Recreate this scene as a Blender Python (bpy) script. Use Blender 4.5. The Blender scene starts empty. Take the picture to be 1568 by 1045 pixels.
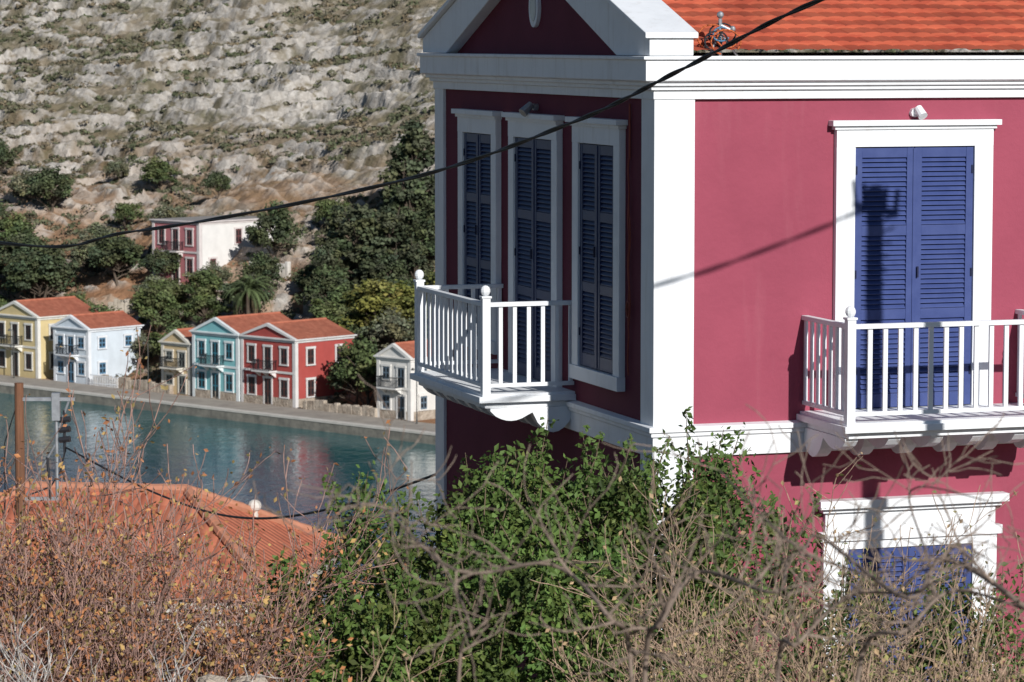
import bpy, math, random, bmesh
import numpy as np
from mathutils import Vector, Matrix
rng=np.random.default_rng(7); random.seed(7)
scene=bpy.context.scene
COL=scene.collection
R=math.radians
# ---------------------------------------------------------------- noise
def _h(x,y,s):
    v=np.sin(x*127.1+y*311.7+s*74.7)*43758.5453
    return v-np.floor(v)
def vn(x,y,s=0):
    xi=np.floor(x); yi=np.floor(y); fx=x-xi; fy=y-yi
    fx=fx*fx*(3-2*fx); fy=fy*fy*(3-2*fy)
    a=_h(xi,yi,s); b=_h(xi+1,yi,s); c=_h(xi,yi+1,s); d=_h(xi+1,yi+1,s)
    return (a*(1-fx)+b*fx)*(1-fy)+(c*(1-fx)+d*fx)*fy
def fbm(x,y,s=0,o=4):
    t=0; am=.5; n=0
    for i in range(o):
        t=t+am*vn(x*2**i,y*2**i,s+i*3.3); n+=am; am*=.5
    return t/n
# ---------------------------------------------------------------- materials
class NT:
    def __init__(s,name):
        s.m=bpy.data.materials.new(name); s.m.use_nodes=True
        s.t=s.m.node_tree; s.n=s.t.nodes; s.b=s.n['Principled BSDF']; s.out=s.n['Material Output']
    def N(s,t,**k):
        n=s.n.new(t)
        for a,v in k.items(): setattr(n,a,v)
        return n
    def L(s,a,b): s.t.links.new(a,b)
    def val(s,sock,v):
        if hasattr(v,'is_output') or hasattr(v,'links'): s.L(v,sock)
        else: sock.default_value=v
    def math(s,op,a,b=0.0,c=0.0,clamp=False):
        n=s.N('ShaderNodeMath',operation=op,use_clamp=clamp); s.val(n.inputs[0],a); s.val(n.inputs[1],b)
        if len(n.inputs)>2: s.val(n.inputs[2],c)
        return n.outputs[0]
    def mix(s,f,a,b):
        n=s.N('ShaderNodeMix',data_type='RGBA'); s.val(n.inputs[0],f)
        s.val(n.inputs[6],a if not isinstance(a,tuple) else (*a,1)[:4]); s.val(n.inputs[7],b if not isinstance(b,tuple) else (*b,1)[:4])
        return n.outputs[2]
    def noise(s,scale,detail=5,stretch=(1,1,1),rough=.6,coord='Object',dist=0):
        tc=s.N('ShaderNodeTexCoord'); mp=s.N('ShaderNodeMapping'); mp.inputs['Scale'].default_value=stretch
        s.L(tc.outputs[coord],mp.inputs[0]); n=s.N('ShaderNodeTexNoise')
        s.L(mp.outputs[0],n.inputs['Vector']); n.inputs['Scale'].default_value=scale
        n.inputs['Detail'].default_value=detail; n.inputs['Roughness'].default_value=rough; n.inputs['Distortion'].default_value=dist
        return n.outputs['Fac']
    def ramp(s,f,lo,hi):
        n=s.N('ShaderNodeMapRange',clamp=True); s.val(n.inputs[0],f); n.inputs[1].default_value=lo; n.inputs[2].default_value=hi
        return n.outputs[0]
    def bump(s,h,strength=.3,dist=.02):
        n=s.N('ShaderNodeBump'); n.inputs['Strength'].default_value=strength; n.inputs['Distance'].default_value=dist
        s.L(h,n.inputs['Height']); s.L(n.outputs[0],s.b.inputs['Normal'])
def pm(name,c1,c2=None,scale=3,rough=.8,bump=.2,bs=60,bd=.005,spec=.3,stretch=(1,1,1),lo=.35,hi=.7,dirt=None,metal=0):
    t=NT(name); t.b.inputs['Roughness'].default_value=rough; t.b.inputs['Specular IOR Level'].default_value=spec
    t.b.inputs['Metallic'].default_value=metal
    if c2 is None: c2=tuple(x*.82 for x in c1)
    col=t.mix(t.ramp(t.noise(scale,6,stretch),lo,hi),c1,c2)
    if dirt:
        col=t.mix(t.math('MULTIPLY',t.ramp(t.noise(scale*3.1,8,(1,1,.12)),.55,.8),.55),col,dirt)
    t.L(col,t.b.inputs['Base Color'])
    if bump: t.bump(t.noise(bs,4),bump,bd)
    return t.m
def leafmat(name,trans=.25,rough=.6):
    t=NT(name); at=t.N('ShaderNodeAttribute',attribute_name='Col')
    t.L(at.outputs['Color'],t.b.inputs['Base Color']); t.b.inputs['Roughness'].default_value=rough; t.b.inputs['Specular IOR Level'].default_value=.25
    if trans>0:
        tr=t.N('ShaderNodeBsdfTranslucent'); t.L(at.outputs['Color'],tr.inputs[0]); mx=t.N('ShaderNodeMixShader'); mx.inputs[0].default_value=trans
        t.L(t.b.outputs[0],mx.inputs[1]); t.L(tr.outputs[0],mx.inputs[2]); t.L(mx.outputs[0],t.out.inputs[0])
    return t.m
def tilemat(name,c1,c2,tu=.22,tv=.33,bumps=1.0):
    t=NT(name); t.b.inputs['Roughness'].default_value=.8; t.b.inputs['Specular IOR Level'].default_value=.2
    tc=t.N('ShaderNodeTexCoord'); sp=t.N('ShaderNodeSeparateXYZ'); t.L(tc.outputs['UV'],sp.inputs[0])
    u=t.math('DIVIDE',sp.outputs[0],tu); v=t.math('DIVIDE',sp.outputs[1],tv)
    fv=t.math('FRACT',v); cu=t.math('FLOOR',u); cv=t.math('FLOOR',v)
    cb=t.N('ShaderNodeCombineXYZ'); t.L(cu,cb.inputs[0]); t.L(cv,cb.inputs[1])
    wn=t.N('ShaderNodeTexWhiteNoise'); t.L(cb.outputs[0],wn.inputs['Vector'])
    col=t.mix(wn.outputs['Value'],c1,c2)
    col=t.mix(t.math('MULTIPLY',t.ramp(t.noise(1.2,7),.45,.75),.6),col,tuple(x*.55 for x in c1))
    t.L(col,t.b.inputs['Base Color'])
    if bumps:
        h=t.math('ADD',t.math('MULTIPLY',t.math('ABSOLUTE',t.math('SINE',t.math('MULTIPLY',u,math.pi))),.6),t.math('MULTIPLY',t.math('SUBTRACT',1.0,fv),.8))
        t.bump(h,bumps,.05)
    else: t.bump(t.noise(50,4),.3,.004)
    return t.m
# ---------------------------------------------------------------- mesh helpers
def link(ob,parent=None):
    COL.objects.link(ob)
    if parent is not None: ob.parent=parent
    return ob
def empty(name,loc=(0,0,0),rz=0):
    e=bpy.data.objects.new(name,None); e.location=loc; e.rotation_euler=(0,0,rz); e.empty_display_size=.5; COL.objects.link(e); return e
def mesh_np(name,V,F,mat,cols=None,smooth=False,parent=None,attr=None,uv=None):
    V=np.asarray(V,dtype=np.float32); F=np.asarray(F,dtype=np.int32); k=F.shape[1]
    me=bpy.data.meshes.new(name); me.vertices.add(len(V)); me.vertices.foreach_set('co',V.ravel())
    me.loops.add(F.size); me.loops.foreach_set('vertex_index',F.ravel())
    me.polygons.add(len(F)); me.polygons.foreach_set('loop_start',np.arange(0,F.size,k,dtype=np.int32))
    me.polygons.foreach_set('loop_total',np.full(len(F),k,dtype=np.int32))
    me.polygons.foreach_set('use_smooth',np.full(len(F),smooth,dtype=bool))
    if cols is not None:
        c=me.color_attributes.new('Col','FLOAT_COLOR','POINT'); cc=np.ones((len(V),4),np.float32); cc[:,:3]=cols; c.data.foreach_set('color',cc.ravel())
    if attr:
        for an,av in attr.items():
            a=me.attributes.new(an,'FLOAT','POINT'); a.data.foreach_set('value',np.asarray(av,np.float32).ravel())
    if uv is not None:
        l=me.uv_layers.new(name='UVMap'); l.data.foreach_set('uv',np.asarray(uv,np.float32)[F.ravel()].ravel())
    me.materials.append(mat); me.update(calc_edges=True); me.validate()
    ob=bpy.data.objects.new(name,me); return link(ob,parent)
class B:
    def __init__(s,tf=None): s.v=[]; s.f=[]; s.m=[]; s.uv={}; s.tf=tf; s.mi=0
    def add(s,vs,fs):
        o=len(s.v); s.v+= [s.tf(*p) if s.tf else tuple(p) for p in vs]
        for f in fs: s.f.append([o+i for i in f]); s.m.append(s.mi)
    def box(s,x0,x1,y0,y1,z0,z1):
        s.add([(x,y,z) for z in(z0,z1) for y in(y0,y1) for x in(x0,x1)],[(0,1,3,2),(4,6,7,5),(0,4,5,1),(2,3,7,6),(0,2,6,4),(1,5,7,3)])
    def prism(s,poly,ax,a0,a1):
        def mk(p,a):
            return {'x':(a,p[0],p[1]),'y':(p[0],a,p[1]),'z':(p[0],p[1],a)}[ax]
        n=len(poly); vs=[mk(p,a0) for p in poly]+[mk(p,a1) for p in poly]
        s.add(vs,[tuple(range(n)),tuple(range(2*n-1,n-1,-1))]+[(i,(i+1)%n,n+(i+1)%n,n+i) for i in range(n)])
    def loop(s,path,prof,closed=True):
        n=len(path); rings=[]
        for i,p in enumerate(path):
            a=Vector(path[i-1]); b=Vector(p); c=Vector(path[(i+1)%n])
            d1=(b-a).normalized(); d2=(c-b).normalized(); n1=Vector((d1.y,-d1.x)); n2=Vector((d2.y,-d2.x))
            m=(n1+n2); m=m/ (1+n1.dot(n2))
            rings.append([(b.x+m.x*o,b.y+m.y*o,z) for o,z in prof])
        k=len(prof); vs=[q for r in rings for q in r]; fs=[]
        for i in range(n):
            j=(i+1)%n
            for q in range(k-1): fs.append((i*k+q,j*k+q,j*k+q+1,i*k+q+1))
        s.add(vs,fs)
    def cyl(s,p0,p1,r0,r1=None,k=8):
        r1=r0 if r1 is None else r1
        p0=Vector(p0);p1=Vector(p1);d=(p1-p0).normalized(); a=d.orthogonal().normalized(); b=d.cross(a)
        vs=[]
        for p,r in((p0,r0),(p1,r1)):
            for i in range(k):
                t=2*math.pi*i/k; vs.append(tuple(p+a*math.cos(t)*r+b*math.sin(t)*r))
        s.add(vs,[tuple(range(k)),tuple(range(2*k-1,k-1,-1))]+[(i,(i+1)%k,k+(i+1)%k,k+i) for i in range(k)])
    def ball(s,c,r,sz=1,k=10,m=7,jit=0):
        J=lambda: 1+random.uniform(-jit,jit)
        vs=[(c[0],c[1],c[2]-r*sz)]
        for j in range(1,m):
            a=-math.pi/2+math.pi*j/m
            for i in range(k): t=2*math.pi*i/k; q=J(); vs.append((c[0]+q*r*math.cos(a)*math.cos(t),c[1]+q*r*math.cos(a)*math.sin(t),c[2]+q*r*sz*math.sin(a)))
        vs.append((c[0],c[1],c[2]+r*sz)); fs=[]
        for i in range(k):
            fs.append((0,1+(i+1)%k,1+i)); fs.append((len(vs)-1,1+(m-2)*k+i,1+(m-2)*k+(i+1)%k))
            for j in range(m-2): fs.append((1+j*k+i,1+j*k+(i+1)%k,1+(j+1)*k+(i+1)%k,1+(j+1)*k+i))
        s.add(vs,fs)
    def path(s,pts,r,k=6):
        for a,b in zip(pts[:-1],pts[1:]): s.cyl(a,b,r,r,k)
    def make(s,name,mats,parent=None,bevel=0,smooth=False):
        me=bpy.data.meshes.new(name); me.from_pydata(s.v,[],s.f)
        for m in mats: me.materials.append(m)
        me.polygons.foreach_set('material_index',s.m)
        bm=bmesh.new(); bm.from_mesh(me); bmesh.ops.recalc_face_normals(bm,faces=bm.faces); bm.to_mesh(me); bm.free()
        if smooth: me.polygons.foreach_set('use_smooth',[True]*len(me.polygons))
        ob=bpy.data.objects.new(name,me); link(ob,parent)
        if bevel:
            md=ob.modifiers.new('bev','BEVEL'); md.width=bevel; md.segments=2; md.limit_method='ANGLE'; md.angle_limit=R(40)
        return ob
def quads_uv(name,quads,mat,parent):
    me=bpy.data.meshes.new(name); vs=[];fs=[];uvs=[]
    for q in quads:
        o=len(vs); P=[Vector(p) for p in q]; e=(P[1]-P[0]).normalized(); nn=e.cross(P[2]-P[0]).normalized(); w=nn.cross(e)
        vs+= [tuple(p) for p in P]; fs.append(tuple(range(o,o+len(P))))
        for p in P: uvs.append(((p-P[0]).dot(e)+50,(p-P[0]).dot(w)+50))
    me.from_pydata(vs,[],fs); l=me.uv_layers.new(name='UVMap'); l.data.foreach_set('uv',np.array(uvs,np.float32).ravel())
    me.materials.append(mat); me.update(); ob=bpy.data.objects.new(name,me); return link(ob,parent)
def tubes(name,segs,mat,cols=None,k=4,parent=None):
    P0=np.array([s[0] for s in segs],float);P1=np.array([s[1] for s in segs],float);r0=np.array([s[2] for s in segs]);r1=np.array([s[3] for s in segs])
    d=P1-P0; d/=np.linalg.norm(d,axis=1,keepdims=True)+1e-9
    ref=np.where(np.abs(d[:,2:3])>.9,np.array([[1.,0,0]]),np.array([[0,0,1.]])); a=np.cross(d,ref); a/=np.linalg.norm(a,axis=1,keepdims=True); b=np.cross(d,a)
    n=len(P0); V=np.zeros((n,2*k,3))
    for i in range(k):
        t=2*math.pi*i/k; o=a*math.cos(t)+b*math.sin(t); V[:,i]=P0+o*r0[:,None]; V[:,k+i]=P1+o*r1[:,None]
    base=np.arange(n)[:,None,None]*2*k
    f=np.array([[i,(i+1)%k,k+(i+1)%k,k+i] for i in range(k)])[None]+base
    cc=None
    if cols is not None: cc=np.repeat(np.asarray(cols),2*k,axis=0)
    return mesh_np(name,V.reshape(-1,3),f.reshape(-1,4),mat,cc,smooth=True,parent=parent)
def leafgeo(C,size,Nrm=None,asp=.5,bias=.6):
    n=len(C); r=rng.normal(size=(n,3)); r/=np.linalg.norm(r,axis=1,keepdims=True)
    nn=r if Nrm is None else r*(1-bias)+Nrm*bias
    nn/=np.linalg.norm(nn,axis=1,keepdims=True)+1e-9
    t=rng.normal(size=(n,3)); u=np.cross(nn,t); u/=np.linalg.norm(u,axis=1,keepdims=True)+1e-9; v=np.cross(nn,u)
    s=(size*rng.uniform(.6,1.3,n))[:,None]
    V=np.stack([C-u*s*.5,C+v*s*asp*.5+nn*s*.06,C+u*s*.5,C-v*s*asp*.5+nn*s*.06],1).reshape(-1,3)
    return V,np.arange(n*4).reshape(-1,4)
def norm(v):
    l=math.sqrt(v[0]**2+v[1]**2+v[2]**2)+1e-9; return (v[0]/l,v[1]/l,v[2]/l)
def branch(S,T,p,d,L,r,lev,wob=.25,up=.05,nc=4,spread=.9,nseg=5,shr=(.45,.8)):
    for i in range(nseg):
        d=norm((d[0]+random.gauss(0,wob),d[1]+random.gauss(0,wob),d[2]+random.gauss(0,wob)+up))
        q=(p[0]+d[0]*L/nseg,p[1]+d[1]*L/nseg,p[2]+d[2]*L/nseg)
        ra=r*(1-.75*i/nseg); rb=r*(1-.75*(i+1)/nseg)
        S.append((p,q,ra,rb)); p=q
        if lev>0:
            m=nc/nseg; c=int(m)+(random.random()<m-int(m))
            for _ in range(c):
                dd=norm((d[0]+random.gauss(0,spread),d[1]+random.gauss(0,spread),d[2]+random.gauss(0,spread)+.1))
                branch(S,T,p,dd,L*random.uniform(*shr),rb*.7,lev-1,wob,up,nc,spread,nseg,shr)
    T.append((p,d,lev))
# ---------------------------------------------------------------- world, sun, camera
CAMZ=34.0
SUN=Vector((.407*math.cos(R(27)),-.914*math.cos(R(27)),math.sin(R(27)))).normalized()
w=bpy.data.worlds.new('World'); scene.world=w; w.use_nodes=True; bg=w.node_tree.nodes['Background']
sk=w.node_tree.nodes.new('ShaderNodeTexSky'); sk.sky_type='NISHITA'; sk.sun_disc=False; sk.sun_elevation=R(27); sk.sun_rotation=R(156)
sk.air_density=1.0; sk.dust_density=.1; sk.ozone_density=3.5
w.node_tree.links.new(sk.outputs[0],bg.inputs[0]); bg.inputs[1].default_value=.056
sl=bpy.data.lights.new('sun','SUN'); sl.energy=5.0; sl.angle=R(.5); sl.color=(1,.975,.94)
so=bpy.data.objects.new('sun',sl); so.rotation_euler=(-SUN).to_track_quat('-Z','Y').to_euler(); so.location=(30,-60,80); COL.objects.link(so)
cd=bpy.data.cameras.new('camera'); cd.sensor_width=36; cd.lens=5000/1568*36; cd.clip_start=.5; cd.clip_end=9000
cd.dof.use_dof=True; cd.dof.focus_distance=37; cd.dof.aperture_fstop=6.3
cam=bpy.data.objects.new('camera',cd); cam.location=(0,0,CAMZ); cam.rotation_euler=(R(90-5.28),0,0); COL.objects.link(cam); scene.camera=cam
scene.view_settings.view_transform='Standard'; scene.view_settings.look='None'; scene.view_settings.exposure=0
# ---------------------------------------------------------------- shared mats
M_white=pm('white_paint',(.78,.80,.82),(.68,.70,.72),2.5,.55,.15,40,.003,dirt=(.52,.50,.47),lo=.45,hi=.85)
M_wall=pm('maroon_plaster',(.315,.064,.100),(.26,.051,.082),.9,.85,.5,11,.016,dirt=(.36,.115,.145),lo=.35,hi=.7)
M_wall_shade=pm('maroon_plaster_shaded',(.135,.022,.043),(.115,.018,.036),1.3,.85,.3,25,.006,lo=.35,hi=.7)  # same maroon plaster, with the front side's shade put into its colour
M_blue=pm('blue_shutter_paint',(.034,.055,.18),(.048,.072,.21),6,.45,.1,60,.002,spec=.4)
M_blue_shade=pm('blue_shutter_shaded',(.022,.036,.10),(.03,.045,.12),6,.5,.1,60,.002,spec=.4)  # the blue shutter paint darkened: shade on the front windows is in the colour
M_dblue=pm('dark_blue_back',(.01,.015,.05),None,5,.7,0)
M_tile=tilemat('roof_tile_red',(.36,.07,.038),(.47,.115,.06),bumps=0)
M_vtile=tilemat('roof_tile_orange',(.36,.115,.07),(.46,.165,.10))
M_cable=pm('black_cable',(.012,.012,.013),None,5,.5,0)
M_wood=pm('pole_wood',(.22,.10,.055),(.12,.06,.035),3,.85,.5,30,.01,stretch=(6,6,.5))
M_metal=pm('galvanised_metal',(.42,.44,.46),(.3,.31,.33),8,.45,.1,50,.003,metal=.6)
M_stone=pm('limestone',(.48,.41,.33),(.25,.20,.155),1.6,.9,.9,5,.15)
# ---------------------------------------------------------------- near ground
DS=[-60,4,10,16,22,30,36,50,60,80,100,130,150,9000]; ZS=[33,32.3,30.6,29.2,28,26.4,25.7,24.6,22.5,18,11,1,-4,-4]
def zn(d): return float(np.interp(d,DS,ZS))
gx=np.concatenate([np.linspace(-7000,-60,14),np.linspace(-55,55,140),np.linspace(60,7000,14)])
gy=np.concatenate([np.linspace(-3000,-40,8),np.linspace(-35,165,260),np.linspace(180,7000,20)])
X,Y=np.meshgrid(gx,gy); Z=np.interp(Y,DS,ZS)+(fbm(X*.15,Y*.15,3)-.5)*1.2*(np.abs(X)<58)*(Y>-36)*(Y<166)
V=np.stack([X,Y,Z],-1).reshape(-1,3); nx=len(gx); ny=len(gy)
ii=(np.arange(ny-1)[:,None]*nx+np.arange(nx-1)[None]).ravel(); F=np.stack([ii,ii+1,ii+1+nx,ii+nx],1)
t=NT('dry_ground'); t.b.inputs['Roughness'].default_value=.95
c=t.mix(t.ramp(t.noise(.6,8),.4,.65),(.20,.15,.10),(.33,.29,.23)); c=t.mix(t.ramp(t.noise(3,8),.5,.7),c,(.09,.085,.04)); t.L(c,t.b.inputs['Base Color']); t.bump(t.noise(4,8),.8,.15)
mesh_np('ground',V,F,t.m,smooth=True)
# ---------------------------------------------------------------- water
t=NT('sea_water'); t.b.inputs['Roughness'].default_value=.05; t.b.inputs['IOR'].default_value=1.33
n1=t.noise(1.3,4,(1,.6,1),.6,dist=.4); n2=t.noise(.12,3,(1,.6,1)); n3=t.noise(.03,3,(.5,1.5,1))
hh=t.math('ADD',t.math('MULTIPLY',n1,t.math('ADD',.25,t.ramp(n3,.35,.65))),t.math('MULTIPLY',n2,.7)); t.bump(hh,.42,.2)
geo=t.N('ShaderNodeTexCoord'); sp=t.N('ShaderNodeSeparateXYZ'); t.L(geo.outputs['Object'],sp.inputs[0])
off=t.math('ADD',t.math('MULTIPLY',t.math('ADD',sp.outputs[0],27.2),.686),t.math('MULTIPLY',t.math('SUBTRACT',sp.outputs[1],291.0),.727))
sh=t.ramp(t.math('ADD',off,t.math('MULTIPLY',n3,14.0)),-34,-2)
c=t.mix(sh,(.008,.055,.145),(.008,.10,.11)); t.L(c,t.b.inputs['Base Color'])
mesh_np('sea_water',[(-7000,100,0.25),(7000,100,.25),(7000,7000,.25),(-7000,7000,.25)],[[0,1,2,3]],t.m)
# ---------------------------------------------------------------- far shore frame
OX,OY=-27.2,291.0; TX,TY=.727,-.686; NX_,NY_=.686,.727; RZ=math.atan2(TY,TX)
def W(a,b,z=0): return (OX+a*TX+b*NX_,OY+a*TY+b*NY_,z)
BS=[-5,0,9,25,160,400,1600]; BZ=[1.0,1.05,1.05,9.0,66,150,380]
def far_h(a,b,full=False):
    a=np.asarray(a,float); b=np.asarray(b,float)
    base=np.interp(b,BS,BZ); k=np.clip((b-11)/25,0,1)
    big=(fbm(a*.035,b*.035,11)-.5)*9*k
    h=base+big
    k2=np.clip((b-14)/10,0,1)
    ST=1.9
    warp=(fbm(a*.05,b*.05,21)-.5)*5.0+(fbm(a*.22,b*.35,22)-.5)*1.3-a*.085
    q=(h+warp)/ST; f=q-np.floor(q); st=np.clip((f-.55)/.2,0,1); st=st*st*(3-2*st)
    mask=np.clip((fbm(a*.05+9,b*.13,33)-.34)*6,0,1)
    terr=(np.floor(q)+st)*ST-warp
    h2=h+(terr-h)*.9*mask*k2
    cl=np.clip((fbm(a*.26+b*.06,b*.95,51,4)-.56)*9,0,1)
    fine=(fbm(a*.8,b*1.0,41,3)-.5)*.8*k2+(vn(a*2.0,b*2.8,5)-.5)*.35*k2+cl*.5*k2
    gap=np.clip((fbm(a*.35,b*.35,61,3)-.36)*7,0,1)
    rock=np.clip((((f>.5)&(f<.92))*mask*gap)+cl*.9,0,1)
    if full: return h2+fine, rock, mask, f
    return h2+fine
ga=np.concatenate([np.linspace(-1800,-165,30),np.arange(-160,35,.45),np.linspace(38,1800,40)])
gb=np.concatenate([np.arange(0,9,1.5),np.arange(9,120,.32),np.linspace(121,200,40),np.linspace(210,1600,30)])
A,Bb=np.meshgrid(ga,gb); Zf,rock,mask,fr=far_h(A,Bb,True)
V=np.stack([OX+A*TX+Bb*NX_,OY+A*TY+Bb*NY_,Zf],-1).reshape(-1,3); nx=len(ga);ny=len(gb)
ii=(np.arange(ny-1)[:,None]*nx+np.arange(nx-1)[None]).ravel(); F=np.stack([ii,ii+1,ii+1+nx,ii+nx],1)
t=NT('rocky_hillside'); t.b.inputs['Roughness'].default_value=.95; t.b.inputs['Specular IOR Level'].default_value=.1
at=t.N('ShaderNodeAttribute',attribute_name='rock'); ah=t.N('ShaderNodeAttribute',attribute_name='low')
soil=t.mix(t.ramp(t.noise(.15,7),.4,.62),(.23,.19,.135),(.14,.13,.08))
soil=t.mix(t.ramp(t.noise(.9,6),.52,.66),soil,(.33,.29,.235))
soil=t.mix(t.math('MULTIPLY',ah.outputs['Fac'],t.ramp(t.noise(.10,5),.33,.48)),soil,(.31,.17,.095))
rk=t.mix(t.ramp(t.noise(1.4,8),.35,.65),(.55,.515,.47),(.36,.325,.285))
rk=t.mix(t.math('MULTIPLY',ah.outputs['Fac'],t.ramp(t.noise(.2,5),.4,.6)),rk,(.46,.33,.235))
rf=t.math('MULTIPLY',at.outputs['Fac'],t.ramp(t.noise(.5,8,(1,1,1.5)),.36,.46))
t.L(t.mix(rf,soil,rk),t.b.inputs['Base Color']); t.bump(t.noise(1.2,9,(1,1,2.0),.7),.9,.4)
low=np.clip(1-(Bb-22)/45,0,1)
mesh_np('hillside',V,F,t.m,smooth=False,attr={'rock':rock,'low':low})
# quay
b=B(); b.box(-400,200,-.35,-.0,-3,1.02); b.mi=1; b.box(-400,200,-.4,.4,1.02,1.2)
q=b.make('quay',[pm('quay_stone',(.26,.24,.20),(.12,.115,.10),1.2,.9,.5,4,.05),pm('quay_edge',(.60,.56,.50),None,1,.9)]); q.location=W(0,0); q.rotation_euler=(0,0,RZ)
b=B(); b.box(-400,200,.4,5.0,.9,1.13); q=b.make('promenade_road',[pm('paving',(.36,.32,.27),(.26,.23,.20),.7,.9,.2)]); q.location=W(0,0); q.rotation_euler=(0,0,RZ)
# ---------------------------------------------------------------- village houses
def vhouse(name,a,bb,z,wd,dp,h,rise,wall,trim,shut,roof=True,side_wall=None,cols=3,balc=True,flat=False,stone_base=False,ground=2,sidewin=True,doorcol=None):
    e=empty(name,W(a,bb,z),RZ)
    mw=pm(name+'_plaster',wall,tuple(x*.85 for x in wall),.8,.85,.2,8,.02,dirt=tuple(x*.7+.05 for x in wall))
    mt=pm(name+'_trim',trim,None,1,.8,0); ms=pm(name+'_shutters',shut,None,1,.6,0); md=pm(name+'_dark',(.02,.022,.025),None,1,.4,0)
    mside=mw if side_wall is None else pm(name+'_side',side_wall,tuple(x*.88 for x in side_wall),.8,.85,.2,8,.02)
    b=B(); b.box(-wd,0,0,dp,-3,h)
    if not flat: b.prism([(-wd,h),(0,h),(-wd/2,h+rise)],'y',0.0,dp)
    if side_wall: b.mi=1; b.box(0,.05,.35,dp,-3,h-.01)
    if stone_base: b.mi=2; b.box(-wd-.03,.06,-.05,dp,-.5,.75)
    b.make('walls',[mw,mside,M_stone],e)
    b=B()
    b.box(-wd-.04,-wd+.32,-.06,.3,0,h); b.box(-.32,.07,-.06,.3,0,h)
    b.loop([(-wd,0),(0,0),(0,dp),(-wd,dp)],[(0,h-.3),(.1,h-.3),(.12,h-.12),(.26,h-.08),(.26,h+.03),(0,h+.05)])
    b.box(-wd,0,-.08,-.002,h*.5-.1,h*.5+.1)
    if not flat:
        for s0,s1 in(((-wd-.2),(-wd/2)),((.2),(-wd/2))):
            b.prism([(s0,h+.03),(s1,h+rise+.12),(s1,h+rise-.16),(s0-(.5 if s0>0 else -.5),h+.03)],'y',-.2,.15)
    fh=h/2
    def win(fr,c,z0,z1,hw,shc,face):
        if face=='f': bx=lambda a0,a1,o0,o1,z0,z1: b.box(a0,a1,-o1,-o0,z0,z1)
        else: bx=lambda a0,a1,o0,o1,z0,z1: b.box(.05+o0,.05+o1,a0,a1,z0,z1)
        b.mi=0; bx(c-hw-.16,c-hw,.0,.08,z0,z1); bx(c+hw,c+hw+.16,.0,.08,z0,z1); bx(c-hw-.2,c+hw+.2,.0,.12,z1,z1+.2)
        if fr!='door': bx(c-hw-.18,c+hw+.18,0,.11,z0-.12,z0)
        b.mi=shc; bx(c-hw,c-.02,.0,.05,z0,z1); bx(c+.02,c+hw,0,.05,z0,z1); b.mi=2; bx(c-.02,c+.02,0,.03,z0,z1)
        b.mi=2 if shc==1 else 1
        for k in range(2):
            cc=c-hw/2+k*hw
            bx(cc-hw*.3,cc+hw*.3,.05,.056,z0+.15,(z0+z1)/2-.06); bx(cc-hw*.3,cc+hw*.3,.05,.056,(z0+z1)/2+.06,z1-.15)
        b.mi=0
    n=cols
    for i in range(n):
        c=-wd+wd*(i+.5)/n*.9+wd*.05
        mid=(i==n//2)
        win('door' if mid and balc else 'w',c,fh+(.15 if mid and balc else .75),h-.85,.42,1,'f')
        win('door' if mid else 'w',c,(.05 if mid else .85),fh-.65,.45,(1 if not doorcol else 1),'f')
    if sidewin:
        m=max(2,int(dp/3))
        for i in range(m):
            c=dp*(i+.5)/m
            if i!=0 or side_wall is None: win('w',c,fh+.75,h-.9,.4,1,'s')
            if i%2==0: win('w',c,.9,fh-.65,.4,1,'s')
    b.make('trim_and_windows',[mt,ms,md],e)
    if balc:
        b=B(); c=-wd/2; b.box(c-1.2,c+1.2,-1.0,0,fh-.02,fh+.12)
        for i in range(3): b.prism([(0,fh-.02),(-.8,fh-.02),(-.1,fh-.5),(0,fh-.5)],'x',c-1+i*1-.06,c-1+i*1+.06)
        b.mi=1
        b.box(c-1.2,c+1.2,-1.0,-.95,fh+1.0,fh+1.06)
        for sx in(c-1.2,c+1.15): b.box(sx,sx+.05,-1,0,fh+1.0,fh+1.06)
        for i in range(19): x=c-1.2+i*2.37/18; b.box(x,x+.03,-.99,-.96,fh+.12,fh+1.0)
        for i in range(7):
            y=-1+i*.15
            for sx in(c-1.19,c+1.16): b.box(sx,sx+.03,y,y+.03,fh+.12,fh+1.0)
        b.make('balcony',[mt,md],e)
    if not flat:
        o=.22; yy=.15
        q=[[(-wd-o,dp+.1,h+.02),(-wd-o,yy,h+.02),(-wd/2,yy,h+rise+.06),(-wd/2,dp+.1,h+rise+.06)],
           [(o,yy,h+.02),(o,dp+.1,h+.02),(-wd/2,dp+.1,h+rise+.06),(-wd/2,yy,h+rise+.06)]]
        quads_uv('roof',q,roof if roof is not True else M_vtile,e)
        b=B(); b.cyl((-wd/2,yy,h+rise+.05),(-wd/2,dp,h+rise+.05),.13); b.make('ridge',[M_vtile],e)
    else:
        b=B(); b.box(-wd+.2,-.2,.2,dp-.2,h-.2,h+.06); b.make('roof',[pm(name+'_roof',(.3,.28,.26))],e)
    return e
vhouse('yellow_house',-31,5.3,1.1,7,7.5,6.0,1.3,(.60,.48,.25),(.7,.68,.62),(.05,.03,.025))
vhouse('pale_blue_house',-23.3,5.3,1.1,5.2,6.5,5.3,1.1,(.58,.64,.69),(.72,.74,.76),(.10,.22,.34),sidewin=True)
vhouse('ochre_house',-8.9,5.6,1.1,4.0,5.5,4.8,1.1,(.56,.43,.25),(.66,.62,.54),(.16,.18,.17),cols=2)
vhouse('teal_house',-1.85,5.3,1.1,6.3,8,6.1,1.3,(.20,.45,.47),(.68,.72,.72),(.04,.18,.24),stone_base=True)
vhouse('red_house',5.67,5.35,1.1,7.2,7.2,6.1,1.2,(.38,.07,.06),(.66,.64,.62),(.09,.035,.03),stone_base=True)
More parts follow.
